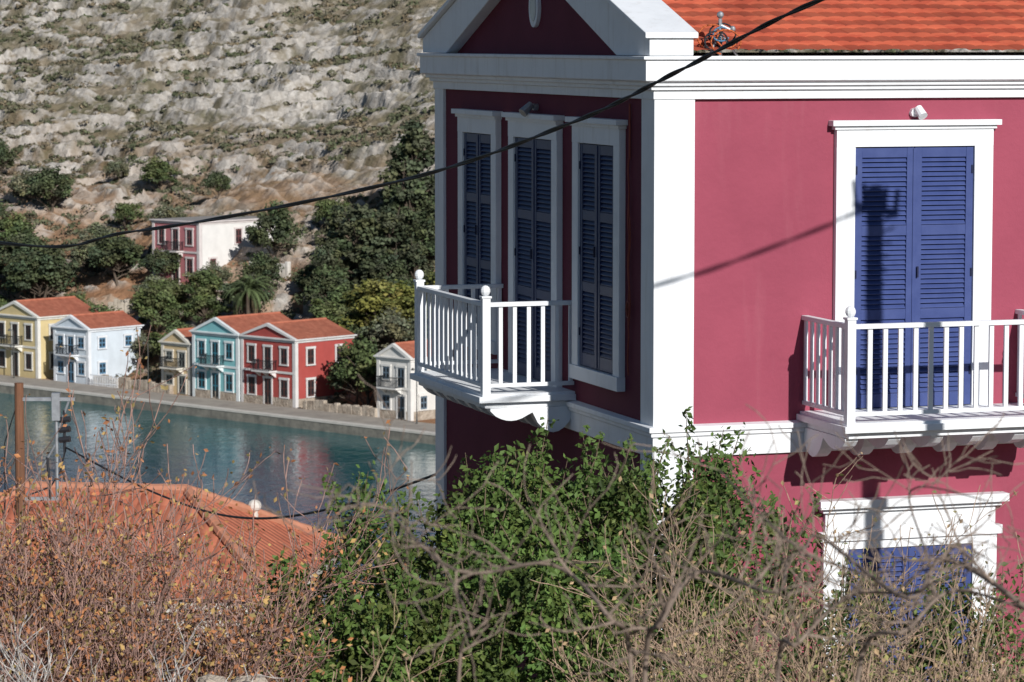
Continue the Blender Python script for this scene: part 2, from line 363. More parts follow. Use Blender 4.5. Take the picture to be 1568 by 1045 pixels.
vhouse('white_house',20.35,5.3,1.1,4.1,6,5.4,1.1,(.68,.66,.62),(.72,.7,.66),(.12,.17,.22),cols=2,stone_base=True)
vhouse('pink_house',-30,25.3,9.3,7.2,10.5,6.3,0,(.46,.17,.18),(.66,.6,.58),(.16,.06,.06),flat=True,side_wall=(.72,.70,.67))
def stonewall(name,a0,b0,L,h,th=.5,rot=0,mat=M_stone,z=None):
    zz=float(far_h(a0,b0)) if z is None else z
    b=B(); x=-L/2
    while x<L/2:
        wv=random.uniform(.4,.8); hh=h*random.uniform(.75,1.05); b.box(x,x+wv-.02,-th/2*random.uniform(.8,1.1),th/2*random.uniform(.8,1.1),-2,hh); x+=wv
    o=b.make(name,[mat],bevel=.06); o.location=W(a0,b0,zz); o.rotation_euler=(0,0,RZ+rot); return o
M_wh2=pm('whitewash_old',(.66,.63,.58),(.42,.38,.32),.9,.9,.3,8,.03)
M_olds=pm('old_rubble_wall',(.52,.46,.38),(.30,.26,.20),1.2,.9,.6,6,.06)
stonewall('garden_wall',11.5,5.2,9,1.0); stonewall('garden_wall',-17,5.4,11,1.1); stonewall('retaining_wall',-14,13,9,1.6,.5,.1)
stonewall('retaining_wall',-38,16,6,1.8,.6,0,M_olds); stonewall('retaining_wall',-35,20,4,1.4,.6,.6,M_olds)
stonewall('retaining_wall',6,13,10,1.6,.5,.05); stonewall('ruined_wall',3,27,6,2.2,.6,.3,M_olds)
stonewall('retaining_wall',-42,14,8,1.4); stonewall('retaining_wall',-8,24,10,1.2); stonewall('retaining_wall',-22,27.5,5,1.8,.5,.1,M_wh2)
b=B()
for i in range(17): b.box(i*.25,i*.25+.05,0,.05,0,1.0)
b.box(0,4.05,0,.05,.95,1.02); b.box(0,4.05,0,.05,.2,.26); o=b.make('white_garden_railing',[M_white]); o.location=W(-22.6,4.9,1.13); o.rotation_euler=(0,0,RZ)
for aa_ in (-12.9,22.5,-33):
    b=B(); b.cyl((0,0,0),(0,0,.5),.09,.06); b.cyl((0,0,.4),(0,0,4.6),.05,.04); b.cyl((0,0,4.6),(.0,-.5,4.85),.03); b.cyl((0,-.5,4.85),(0,-.5,4.65),.06,.16,8); o=b.make('street_lamp',[pm('lamp_iron',(.08,.08,.075))]); o.location=W(aa_,3.9,1.13); o.rotation_euler=(0,0,RZ)
# ---------------------------------------------------------------- trees
M_leaf=leafmat('leaves'); M_fleaf=leafmat('distant_leaves',0,.75); M_bark=pm('bark',(.13,.10,.075),(.08,.06,.045),6,.95,.5,30,.01); M_twig=leafmat('twig_bark',0,.9)
def tree_mesh(kind,base,seed):
    random.seed(seed); S=[];T=[]
    if kind=='round':
        branch(S,T,(0,0,-.1),(0,0,1),.55,.035,2,.12,.02,4,.8,5); ncl=52
    else:
        branch(S,T,(0,0,-.1),(0,0,1),1.0,.03,1,.04,.05,7,1.0,7,(.2,.35)); ncl=60
    C=[];N=[];K=[]
    for i in range(ncl):
        if kind=='round':
            th=rng.uniform(0,6.28); ph=rng.uniform(-.5,1.5); r=rng.uniform(.25,1)**.5
            c=np.array([math.cos(th)*math.cos(ph)*.42*r,math.sin(th)*math.cos(ph)*.42*r,.55+math.sin(ph)*.38*r])*rng.uniform(.86,1.14); rad=rng.uniform(.07,.15); nl=84
        else:
            zz=rng.uniform(.12,1.0); rr=(1-zz)**.75*.36+.03; th=rng.uniform(0,6.28); r=rng.uniform(.3,1.15)
            c=np.array([math.cos(th)*rr*r,math.sin(th)*rr*r,zz]); rad=rng.uniform(.05,.11); nl=70
        d=rng.normal(size=(nl,3)); d/=np.linalg.norm(d,axis=1,keepdims=True); P=c+d*rad*rng.uniform(.4,1.25,(nl,1))*np.array([1,1,.75])
        C.append(P); N.append(d*.6+np.array([0,0,.4])); K.append(np.clip(np.array(base)*rng.uniform(.6,1.4)*rng.uniform(.7,1.3,(nl,1))*np.array([rng.uniform(.9,1.2),1,rng.uniform(.8,1.1)]),0,1))
        S.append(((0,0,min(.5,c[2]*.6)),tuple(c),.010,.003))
    C=np.concatenate(C);N=np.concatenate(N);K=np.concatenate(K)
    V,F=leafgeo(C,.055,N,.75,.6); cc=np.repeat(K,4,axis=0)
    a=tubes('t',S,M_bark,cols=[(.1,.08,.06)]*len(S),k=5); l=mesh_np('l',V,F,M_fleaf,cc)
    l.data.materials.append(M_bark)
    with bpy.context.temp_override(active_object=l,object=l,selected_objects=[l,a],selected_editable_objects=[l,a]): bpy.ops.object.join()
    me=l.data; bpy.data.objects.remove(l); me.name='tree_'+kind; return me
TM={}
for k,(kind,bc) in {'olive':('round',(.135,.145,.09)),'green':('round',(.088,.115,.046)),'dark':('round',(.062,.082,.042)),'pine':('cone',(.062,.078,.043)),'light':('round',(.155,.16,.045))}.items():
    TM[k]=[tree_mesh(kind,bc,s) for s in (1,2,3)]
def put(name,k,a,b,h,wsc=1.0,z=None):
    me=random.choice(TM[k]); o=bpy.data.objects.new(name,me); COL.objects.link(o)
    zz=float(far_h(a,b)) if z is None else z
    o.location=W(a,b,zz-.2); o.scale=(h*wsc,h*wsc*random.uniform(.85,1.1),h); o.rotation_euler=(0,0,random.uniform(0,6.28)); return o
random.seed(3)
for n,k,a,b_,h,ws in [('carob_tree','green',-60.4,46,4.2,1.2),('carob_tree','dark',-68,36.7,5,1.3),('carob_tree','dark',-91,47,4.5,1.3),('olive_tree','olive',-51.5,29.8,4,1.2),
  ('carob_tree','dark',-55.5,22.5,6,1.2),('carob_tree','green',-26.2,16,5.6,1.1),('pine_tree','dark',-23.6,29.7,6,1.0),('pine_tree','pine',-11.2,29.6,8,1.3),('pine_tree','pine',-8.2,31,7,1.3),
  ('cypress_tree','pine',-13.7,39.8,9.5,1.1),('cypress_tree','pine',-11.5,37,8,1.1),('cypress_tree','pine',-16,41,6,1.1),('pine_tree','light',2.7,19.1,6,1.5),('pine_tree','light',5.5,20,5,1.4),('pine_tree','light',-.5,20.5,5,1.3),('carob_tree','green',11.7,8.3,6.3,1.05),('carob_tree','dark',9.6,9,5.4,1.1),
  ('olive_tree','olive',-26.5,24,3.2,1.3),('pine_tree','pine',-9.5,24,6,1.2),('olive_tree','dark',-14,27,4.5,1.3),('olive_tree','green',-24.2,20.9,4.2,1.3),('carob_tree','dark',-47.8,19,6.5,1.2),
  ('carob_tree','dark',-51,20,5,1.3),('olive_tree','olive',7.7,15.5,5.2,1.2),('carob_tree','green',-.8,17,4.8,1.4),('carob_tree','green',-4,20,5.2,1.2),('olive_tree','dark',-7.5,22,5.2,1.2),
  ('carob_tree','dark',-40,23,5,1.3),('carob_tree','green',-43,25,4.4,1.3),('carob_tree','green',-64,28,5,1.3),('carob_tree','dark',-72,30,5,1.3),('olive_tree','olive',-76,40,4,1.3),('carob_tree','dark',-58,27,4,1.3),
  ('pine_tree','pine',-17.5,33,6,1.1),('pine_tree','dark',-4,33,5,1.2),('olive_tree','green',14.5,14,5,1.2),('olive_tree','dark',17,12,5,1.2),('olive_tree','olive',-36,13,3.6,1.2),('carob_tree','green',-46,12,5,1.2),
  ('carob_tree','dark',-60,20,6,1.2),('carob_tree','green',1,24,4,1.3),('carob_tree','green',-30.5,13,4.8,1.3),('carob_tree','dark',-34,24,3.6,1.2),('carob_tree','dark',-7,37,5,1.2),('carob_tree','green',-24,38,3.6,1.3),('olive_tree','olive',-44,33,3.4,1.3),('carob_tree','green',-54,36,3,1.3),
  ('carob_tree','green',-28,19,4.6,1.3),('olive_tree','olive',-32,21,3.6,1.3),('carob_tree','dark',-19,24,4.2,1.2),('olive_tree','olive',-23,11.5,3.4,1.2),('pine_tree','pine',-3,26,5.5,1.3),('carob_tree','dark',4.5,25,4.8,1.3),('olive_tree','green',-40,17,3.6,1.3),('carob_tree','green',15.5,9,4.2,1.2),('carob_tree','dark',-38,29,3.4,1.3),('olive_tree','olive',-48,26,3.8,1.3),
  ('carob_tree','green',-18.5,12,4.4,1.3),('carob_tree','dark',-17,20,4.6,1.3),('carob_tree','green',-21,18,4.2,1.3),('pine_tree','pine',-3,29,6,1.2),('olive_tree','olive',-14,36,3.2,1.3),('carob_tree','dark',-66,24,5,1.3),('carob_tree','green',-52,15,4.8,1.3),('olive_tree','olive',-34,34,2.8,1.4),('carob_tree','dark',-46,42,3,1.3),('olive_tree','olive',-70,48,2.8,1.3),('pine_tree','light',8,24,5,1.4)]:
    put(n,k,a,b_,h,ws)
# palm
e=empty('palm_tree',W(-10.3,14.0,float(far_h(-10.6,14))-.2))
S=[((0,0,0),(0.1,0,2.8),.28,.24),((.1,0,2.8),(.15,.05,7.0),.24,.26)]
tubes('trunk',S,M_bark,[(.1,.08,.06)]*2,8,e)
PV=[];PF=[];PC=[]
for i in range(64):
    th=rng.uniform(0,6.28); el=rng.uniform(-.4,1.35); L=rng.uniform(2.5,3.3); p=np.array([.15,.05,7.0]); sd=np.array([-math.sin(th),math.cos(th),0]); e0=el
    c=np.array((.075,.10,.04))*rng.uniform(.6,1.6)
    if el<-.25: c=np.array((.16,.12,.07))
    for j in range(12):
        d=np.array([math.cos(th)*math.cos(e0),math.sin(th)*math.cos(e0),math.sin(e0)]); q_=p+d*L/12; e0-=.15
        for s_ in(-1,1):
            wl=.34*math.sin(math.pi*min(1,(j+1.5)/13)); tip=p+sd*s_*wl+d*.3-np.array([0,0,.12]); o=len(PV); PV+=[p,p+d*.14,tip]; PF.append([o,o+1,o+2]); PC+=[c]*3
            tip=p+d*.13+sd*s_*wl+d*.3-np.array([0,0,.1]); o=len(PV); PV+=[p+d*.14,p+d*.27,tip]; PF.append([o,o+1,o+2]); PC+=[c]*3
        p=q_
mesh_np('fronds',PV,np.array(PF),M_fleaf,np.array(PC),parent=e)
# hillside scrub
n=9500; aa=rng.uniform(-150,30,n*2); bb_=9+rng.uniform(0,1,n*2)**1.0*111
keep=(fbm(aa*.09,bb_*.09,77)>.40)&~((aa>-38.5)&(aa<-29)&(bb_>24)&(bb_<37)); aa=aa[keep][:n];bb_=bb_[keep][:n]
hz,rk_,_,_=far_h(aa,bb_,True); kp=(rk_<.6)|(rng.uniform(0,1,len(aa))<.2); aa=aa[kp];bb_=bb_[kp];hz=hz[kp]
n=len(aa); rad=rng.uniform(.25,.8,n)*np.where(bb_<40,1.3,1); nl=24
d=rng.normal(size=(n,nl,3)); d/=np.linalg.norm(d,axis=2,keepdims=True); d[...,2]=np.abs(d[...,2])
cx=OX+aa*TX+bb_*NX_; cy=OY+aa*TY+bb_*NY_
P=np.stack([cx,cy,hz],-1)[:,None]+d*rad[:,None,None]*rng.uniform(.6,1.1,(n,nl,1))*np.array([1.25,1.25,.8])
bc=np.array([(.11,.11,.065),(.085,.095,.05),(.17,.135,.085),(.13,.12,.08)])[rng.integers(0,4,n)]
K=np.clip(bc[:,None]*rng.uniform(.65,1.35,(n,nl,1)),0,1).reshape(-1,3)
V,F=leafgeo(P.reshape(-1,3),.42,d.reshape(-1,3),.8,.6); mesh_np('hillside_scrub',V,F,M_fleaf,np.repeat(K,4,axis=0))
# ---------------------------------------------------------------- MAIN HOUSE
RH=R(17.9); GH=CAMZ-8.3
H=empty('maroon_house',(1.55,35,GH),RH)
LX,LY=12.0,8.15; rake=.32
b=B(); b.box(0,LX,0,LY,-2,8.0)
b.make('walls',[M_wall],H)
b=B(); b.box(-.006,0.0,0,LY,-2,8.0); b.prism([(0.0,8.0),(LY,8.0),(LY/2,8.0+rake*LY/2+.25)],'x',-.006,.3); b.make('front_facade',[M_wall_shade],H)
b=B()
b.box(-.045,.42,-.045,.36,-2,7.70); b.box(-.045,.3,LY-.34,LY+.045,-2,7.7); b.box(LX-.4,LX+.045,-.045,.3,-2,7.7)
rect=[(0,0),(LX,0),(LX,LY),(0,LY)]
b.loop(rect,[(0,7.66),(.06,7.66),(.06,7.755),(.10,7.76),(.10,7.80),(.14,7.805),(.14,7.84),(.20,7.86),(.20,8.08),(.235,8.085),(.235,8.12),(-.3,8.125)])
b.loop(rect,[(0,3.80),(.05,3.80),(.05,4.02),(.08,4.03),(.08,4.07),(.11,4.08),(.11,4.135),(0,4.15)])
b.make('cornice_and_pilasters',[M_white],H,bevel=.006)
b=B(); mid=LY/2
for sgn in(0,1):
    fy=(lambda y: y) if sgn==0 else (lambda y: LY-y)
    b.prism([(fy(-.2),8.126),(fy(-.2),8.31),(fy(mid),8.31+rake*(mid+.2)),(fy(mid),8.31+rake*(mid+.2)-.40),(fy(.85),8.126)],'x',-.16,.34)
    b.prism([(fy(-.24),8.31),(fy(-.24),8.37),(fy(mid),8.37+rake*(mid+.24)),(fy(mid),8.31+rake*(mid+.24))],'x',-.22,.38)
b.make('raking_cornice',[M_white],H,bevel=.008)
b=B(); pr=[(mid+.17*math.cos(t),8.68+.24*math.sin(t)) for t in np.linspace(0,2*math.pi,24,endpoint=False)]; b.prism(pr,'x',-.05,0.0)
b.mi=1; pr=[(mid+.11*math.cos(t),8.68+.17*math.sin(t)) for t in np.linspace(0,2*math.pi,24,endpoint=False)]; b.prism(pr,'x',-.056,0.0); b.make('oval_window',[M_white,M_metal],H)
def tile_slope(name,x0,x1,y0,y1,z0,sl,parent,mat,sgn=1):
    xs=np.arange(x0,x1,.02); L=math.hypot(y1-y0,(y1-y0)*sl); cp=.30; nc=int(L/cp); P=[];UV=[]
    rows=[]
    for i in range(nc+1):
        for e_ in(0,1): rows.append((i*cp+(0.0 if e_==0 else cp-.002),.04 if e_==0 else 0.0,i))
    for v,lift,i in rows:
        yy=y0+v/math.sqrt(1+sl*sl); zz=z0+(yy-y0)*sl+lift
        ph=xs/.20+(.5*(i%2)); wv=(np.abs(np.sin(math.pi*ph))**.6)*.014+ (vn(np.floor(ph)*1.3,np.full_like(xs,i*1.7),3)-.5)*.014
        P.append(np.stack([xs,np.full_like(xs,yy if sgn>0 else LY-yy),zz+wv],-1)); UV.append(np.stack([xs+(.1*(i%2)),np.full_like(xs,i*.33+.16)],-1))
    P=np.concatenate(P);UV=np.concatenate(UV); nx=len(xs);ny=len(rows); ii=(np.arange(ny-1)[:,None]*nx+np.arange(nx-1)[None]).ravel()
    return mesh_np(name,P,np.stack([ii,ii+1,ii+1+nx,ii+nx],1),mat,parent=parent,uv=UV)
tile_slope('roof',.32,LX+.1,-.14,mid,8.14,.32,H,M_tile); tile_slope('roof_back',.32,LX+.1,-.14,mid,8.14,.32,H,M_tile,-1)
b=B(); b.cyl((.35,mid,8.15+.32*(mid+.14)+.03),(LX+.1,mid,8.15+.32*(mid+.14)+.03),.12,k=10); b.make('ridge',[M_tile],H)
tR=lambda a,o,z:(a,-o,z)
tL=lambda a,o,z:(-o-.006,a,z)
def shutters(b,c,hw,z0,z1,secs=(0,.36,.68,1)):
    b.mi=2; b.box(c-hw,c+hw,0,.006,z0,z1)
    for l in(0,1):
        a0=c-hw+.006 if l==0 else c+.005; a1=c-.005 if l==0 else c+hw-.006
        b.mi=1; st=.085
        b.box(a0,a0+st,.006,.05,z0+.01,z1-.01); b.box(a1-st,a1,.006,.05,z0+.01,z1-.01)
        hgt=z1-z0
        for i,s in enumerate(secs):
            zc=z0+hgt*s
            if i==0: za,zb=z0+.01,z0+.16
            elif i==len(secs)-1: za,zb=z1-.12,z1-.01
            else: za,zb=zc-.055,zc+.055
            b.box(a0+st,a1-st,.006,.047,za,zb)
        for i in range(len(secs)-1):
            za=z0+hgt*secs[i]+(.16 if i==0 else .055); zb=z0+hgt*secs[i+1]-(.12 if i==len(secs)-2 else .055)
            nn=int((zb-za)/.052); p=(zb-za)/nn
            for k in range(nn):
                z=za+k*p; b.prism([(.040,z+.003),(.044,z+.011),(.012,z+p*.98),(.008,z+p*.98-.008)],'x',a0+st,a1-st)
    b.mi=1; b.box(c-.02,c+.02,.05,.06,z0+.02,z1-.02)
    for zz in(z0+.35,z0+(z1-z0)*.5,z1-.3):
        for aa_ in(c-hw+.01,c+hw-.03): b.mi=2; b.box(aa_,aa_+.02,.05,.062,zz,zz+.09)
    b.mi=2; b.box(c+.03,c+.05,.06,.08,z0+(z1-z0)*.5,z0+(z1-z0)*.5+.12)
def frame(b,c,hw,z0,z1,jw=.21,lint=.27,sill=True,door=False):
    b.mi=0
    b.box(c-hw-jw,c-hw,0,.075,z0,z1); b.box(c+hw,c+hw+jw,0,.075,z0,z1); b.box(c-hw-jw,c+hw+jw,0,.078,z1,z1+lint-.08)
    b.box(c-hw-jw-.03,c+hw+jw+.03,0,.10,z1+lint-.08,z1+lint-.04); b.box(c-hw-jw-.07,c+hw+jw+.07,0,.14,z1+lint-.04,z1+lint+.02)
    if sill: b.box(c-hw-jw-.01,c+hw+jw+.01,0,.10,z0-.16,z0-.001)
b=B(tR); frame(b,3.0,.715,4.25,7.13,jw=.225,sill=False); shutters(b,3.0,.715,4.25,7.13); b.make('balcony_door',[M_white,M_blue,M_dblue],H,bevel=.003)
b=B(tR); frame(b,8.2,.6,4.6,7.13,jw=.225); shutters(b,8.2,.6,4.6,7.13); b.make('side_window',[M_white,M_blue,M_dblue],H)
b=B(tR); c=3.0
b.box(c-1.05,c-.755,0,.07,-.3,2.70); b.box(c+.755,c+1.05,0,.07,-.3,2.7); b.box(c-1.05,c+1.05,0,.072,2.70,2.80)
b.box(c-1.10,c+1.10,0,.11,2.80,2.90); b.box(c-1.03,c+1.03,0,.065,2.90,3.12); b.box(c-1.08,c+1.08,0,.12,3.12,3.17); b.box(c-1.14,c+1.14,0,.19,3.17,3.26)
shutters(b,c,.755,.3,2.70,(0,.5,1)); b.make('lower_door',[M_white,M_blue,M_dblue],H,bevel=.004)
for i,(c,hw,z0) in enumerate([(1.76,.6,4.58),(4.03,.72,4.25),(6.25,.6,4.58)]):
    b=B(tL); frame(b,c,hw,z0,7.13,jw=.2,sill=(i!=1)); shutters(b,c,hw,z0,7.13); b.make('front_window_%s'%'abc'[i],[M_white,M_blue_shade,M_dblue],H,bevel=.003)
def balcony(name,tf,a0,a1,dp):
    b=B(tf); zf=4.25
    b.box(a0-.04,a1+.04,0.001,dp+.05,zf-.10,zf-.03); b.box(a0,a1,0.001,dp,zf-.03,zf); b.box(a0+.04,a1-.04,0.001,dp-.04,zf-.17,zf-.10)
    n=max(3,int(round((a1-a0)/.5))+1)
    for i in range(n):
        x=a0+.1+(a1-a0-.2)*i/(n-1)
        pr=[(.001,zf-.172),(dp-.1,zf-.172)]
        for k in range(17):
            o=(dp-.1)*(1-k/16); u=o/(dp-.1)
            if u>.5: dz=.03+.12*abs(math.sin(math.pi*(1-(u-.5)/.5)))**.7
            else: dz=.06+.24*abs(math.sin(math.pi*(.5-u)/.5))**.7
            pr.append((max(.001,o),zf-.172-dz))
        b.tf=None; tmp=[tf(x-.075,o,z) for o,z in pr]+[tf(x+.075,o,z) for o,z in pr]; m=len(pr)
        b.add(tmp,[tuple(range(m)),tuple(range(2*m-1,m-1,-1))]+[(j,(j+1)%m,m+(j+1)%m,m+j) for j in range(m)]); b.tf=tf
    po=dp-.05
    zt=5.30
    for (x,y) in((a0+.05,po),(a1-.05,po)):
        b.box(x-.048,x+.048,y-.048,y+.048,zf,zt+.05); b.box(x-.06,x+.06,y-.06,y+.06,zt+.05,zt+.075); b.ball((x,y,zt+.135),.058,1.1)
    for z0,z1,hw in((zt-.05,zt,.04),(zf+.07,zf+.115,.025)):
        b.box(a0+.098,a1-.098,po-hw,po+hw,z0,z1)
        for x in(a0+.05,a1-.05): b.box(x-hw,x+hw,.002,po-.048,z0,z1)
    L=a1-a0-.2; n=int(round(L/.18))
    for i in range(1,n): x=a0+.1+L*i/n; b.box(x-.026,x+.026,po-.016,po+.016,zf+.115,zt-.05)
    L=po-.05; n=int(round(L/.18))
    for i in range(n): 
        y=.04+L*i/n
        for x in(a0+.05,a1-.05): b.box(x-.016,x+.016,y-.024,y+.024,zf+.115,zt-.05)
    return b.make(name,[M_white],H,bevel=.004)
balcony('side_balcony',tR,1.68,4.36,1.28)
balcony('front_balcony',tL,2.65,5.45,1.12)
b=B(tR)
b.cyl((3.0,0,7.50),(3.0,.06,7.50),.05); b.cyl((3.0,.05,7.50),(3.02,.12,7.50),.025); b.cyl((3.02,.08,7.55),(3.04,.17,7.46),.045,.055,10); b.make('wall_spotlight_side',[M_white],H)
b=B(tL); b.cyl((4.03,0,7.50),(4.03,.06,7.50),.04); b.cyl((4.03,.08,7.53),(4.0,.2,7.43),.045,.06,10); b.make('wall_spotlight_front',[M_metal],H)
b=B(tL); pts=[(.78+.02*math.sin(i*1.7),.03,7.0-i*.14) for i in range(18)]; b.path(pts,.009,5)
pts=[(.72+.03*math.sin(i*1.1+1),.04,6.6-i*.13) for i in range(12)]; b.path(pts,.008,5); b.cyl((.78,.02,7.6),(.78,.02,7.0),.012)
pts=[(.74+.05*math.cos(t),.05,5.35+.09*math.sin(t)) for t in np.linspace(0,12,26)]; b.path(pts,.008,5); b.make('hanging_wires',[pm('red_wire',(.30,.07,.05),None,5,.6,0)],H)
e=empty('electrical_bracket',(0,0,0)); e.location=(1.55+.952*.72,35+.307*.72,GH+8.12); e.rotation_euler=(0,0,RH)
b=B(); b.cyl((0,0,0),(0,.0,.40),.022); b.cyl((.0,0,.33),(.1,-.03,.28),.02); b.ball((.0,0,.44),.04); b.ball((.13,-.03,.29),.035); b.cyl((-.12,0,0),(0,0,.28),.015); b.cyl((.2,0,.0),(.0,0,.25),.012); b.make('bracket',[M_metal],e)
random.seed(5)
mw_=[pm('wire_black',(.03,.03,.035)),pm('wire_orange',(.5,.12,.04)),pm('wire_blue',(.10,.22,.35))]
for j in range(8):
    b=B(); r=random.uniform(.09,.19); cx_,cz_=random.uniform(-.12,.07),random.uniform(.10,.26); ph=random.uniform(0,6)
    pts=[(cx_+r*math.cos(ph+t),random.uniform(-.02,.02)-.02*j,cz_+r*.8*math.sin(ph+t)) for t in np.linspace(0,5,18)]; b.path(pts,.010,5); b.make('wire_%d'%j,[mw_[j%3]],e,smooth=True)
# ---------------------------------------------------------------- cables and poles
def cable(name,pts,r,mat=M_cable):
    cu=bpy.data.curves.new(name,'CURVE'); cu.dimensions='3D'; cu.bevel_depth=r; cu.bevel_resolution=2; s=cu.splines.new('NURBS'); s.points.add(len(pts)-1); s.order_u=3; s.use_endpoint_u=True
    for p,q_ in zip(s.points,pts): p.co=(*q_,1)
    cu.materials.append(mat); o=bpy.data.objects.new(name,cu); COL.objects.link(o); return o
mp=[(-20,66,31.7),(-8.1,48.5,31.05),(-5.1,44,31.42),(-1.36,37,32.38),(.57,33,33.15),(1.6,30.8,33.72),(2.74,28.7,34.36),(4.7,28.7,35.0),(6.8,29.3,35.75)]
def densify(mp,n=14):
    out=[]
    P=[Vector(p) for p in mp]
    for i in range(len(P)-1):
        p0=P[max(0,i-1)];p1=P[i];p2=P[i+1];p3=P[min(len(P)-1,i+2)]
        for k in range(n):
            t=k/n; out.append(tuple(.5*((2*p1)+(p2-p0)*t+(2*p0-5*p1+4*p2-p3)*t*t+(3*p1-p0-3*p2+p3)*t**3)))
    out.append(tuple(P[-1])); return out
dm=densify(mp); e=empty('overhead_cable',(0,0,0)); 
for k in range(2):
    pts=[(x+.012*math.cos(i*.9+k*3.14),y,z+.012*math.sin(i*.9+k*3.14)) for i,(x,y,z) in enumerate(dm)]; o=cable('strand_%d'%k,pts,.014); o.parent=e
def pole(name,x,y,zt,r=.12,arms=True):
    e=empty(name,(x,y,zn(y)-.5)); h=zt-zn(y)+.5; b=B(); b.cyl((0,0,0),(0,0,h),r*1.15,r*.9,12); b.make('pole',[M_wood],e,smooth=False)
    return e,h
e,h=pole('utility_pole',6.8,29.4,35.9,.11)
b=B(); b.box(-.3,.3,-.03,.03,h-.25,h-.19)
for x in(-.27,-.13,.13,.27): b.cyl((x,0,h-.19),(x+.1*x,0,h+.03),.03)
for i in range(6): b.cyl((0,0,h-.4-i*.1),(.3-.03*i,-.05,h-.2-.16*i),.014)
b.make('crossarms',[M_metal],e)
pole('utility_pole',-20,66,32.0)
e,h=pole('utility_pole',-9.87,65,27.15,.10)
b=B(); 
b.box(.0,1.12,-.04,.04,h-.36,h-.29); b.cyl((.74,0,h-.3),(.74,0,h-2.35),.035); b.box(0,.78,-.03,.03,h-2.37,h-2.30); b.cyl((.1,0,h-2.3),(.74,0,h-1.2),.02); b.cyl((1.0,0,h-.35),(.76,0,h-1.0),.025)
b.box(.66,.82,-.08,.08,h-.75,h-.2); b.mi=1
for z in(.75,.95,1.15): b.cyl((.8,0,h-z),(1.02,-.05,h-z+.03),.06)
b.cyl((.9,0,h-.55),(.9,0,h-1.4),.03); b.cyl((.55,0,h-1.5),(.6,-.02,h-2.3),.03); b.path([(.9,0,h-1.4),(.8,0,h-1.8),(.6,0,h-2.1),(.2,0,h-2.25)],.02)
b.make('bracket',[M_metal,pm('black_insulator',(.03,.03,.035),None,5,.4,0)],e)
b=B(); b.path([(0,0,h-.3),(-.3,0,h-1.2),(-.35,0,0)],.012); b.make('stay_wire',[M_cable],e)
cable('service_cable',densify([(-8.95,65,25.85),(-6.6,60,25.62),(-4.6,55,25.9),(-2.6,50,26.83),(0,44,28.5),(1.6,42.0,29.3)],8),.02)
# ---------------------------------------------------------------- orange roof house
e=empty('tiled_cottage',(-5.3,69,17.9),math.atan2(-.155,.988)); hE=4.2
b=B(); b.box(-8.8,-.2,.2,6.9,-3,hE-.02); b.box(-9.1,.1,-.1,7.2,hE-.35,hE-.05); b.mi=1; b.box(-3.2,-2.2,.13,.19,1.2,2.8); b.box(-6.7,-5.7,.13,.19,1.2,2.8); b.make('walls',[M_wh2,M_dblue],e)
p1=(-2.6,3.55,hE+1.75);p2=(-6.4,3.55,hE+1.75); o=.3
cA=(-9-o,-o,hE);cB=(o,-o,hE);cC=(o,7.1+o,hE);cD=(-9-o,7.1+o,hE)
M_ct=tilemat('cottage_tile',(.42,.13,.075),(.54,.19,.11),.24,.36)
quads_uv('roof',[[cA,cB,p1,p2],[cB,cC,p1],[cC,cD,p2,p1],[cD,cA,p2]],M_ct,e)
b=B()
M_rt=pm('ridge_tile',(.50,.22,.14),(.38,.17,.10),4,.85)
for s,t_ in((cB,p1),(cC,p1),(cA,p2),(cD,p2),(p1,p2)):
    s=Vector(s);t_=Vector(t_); n=int((t_-s).length/.4)
    for i in range(n): a_=s.lerp(t_,i/n); c_=s.lerp(t_,(i+1.1)/n); b.cyl(tuple(a_+Vector((0,0,.05))),tuple(c_+Vector((0,0,.05))),.13,.11,8)
b.make('ridge_tiles',[M_rt],e); b=B(); b.ball((p1[0]+1.2,p1[1]+1.5,hE+1.25),.16,.9); b.cyl((p1[0]+1.2,p1[1]+1.5,hE+.7),(p1[0]+1.2,p1[1]+1.5,hE+1.2),.08); b.make('finial',[M_wh2],e)
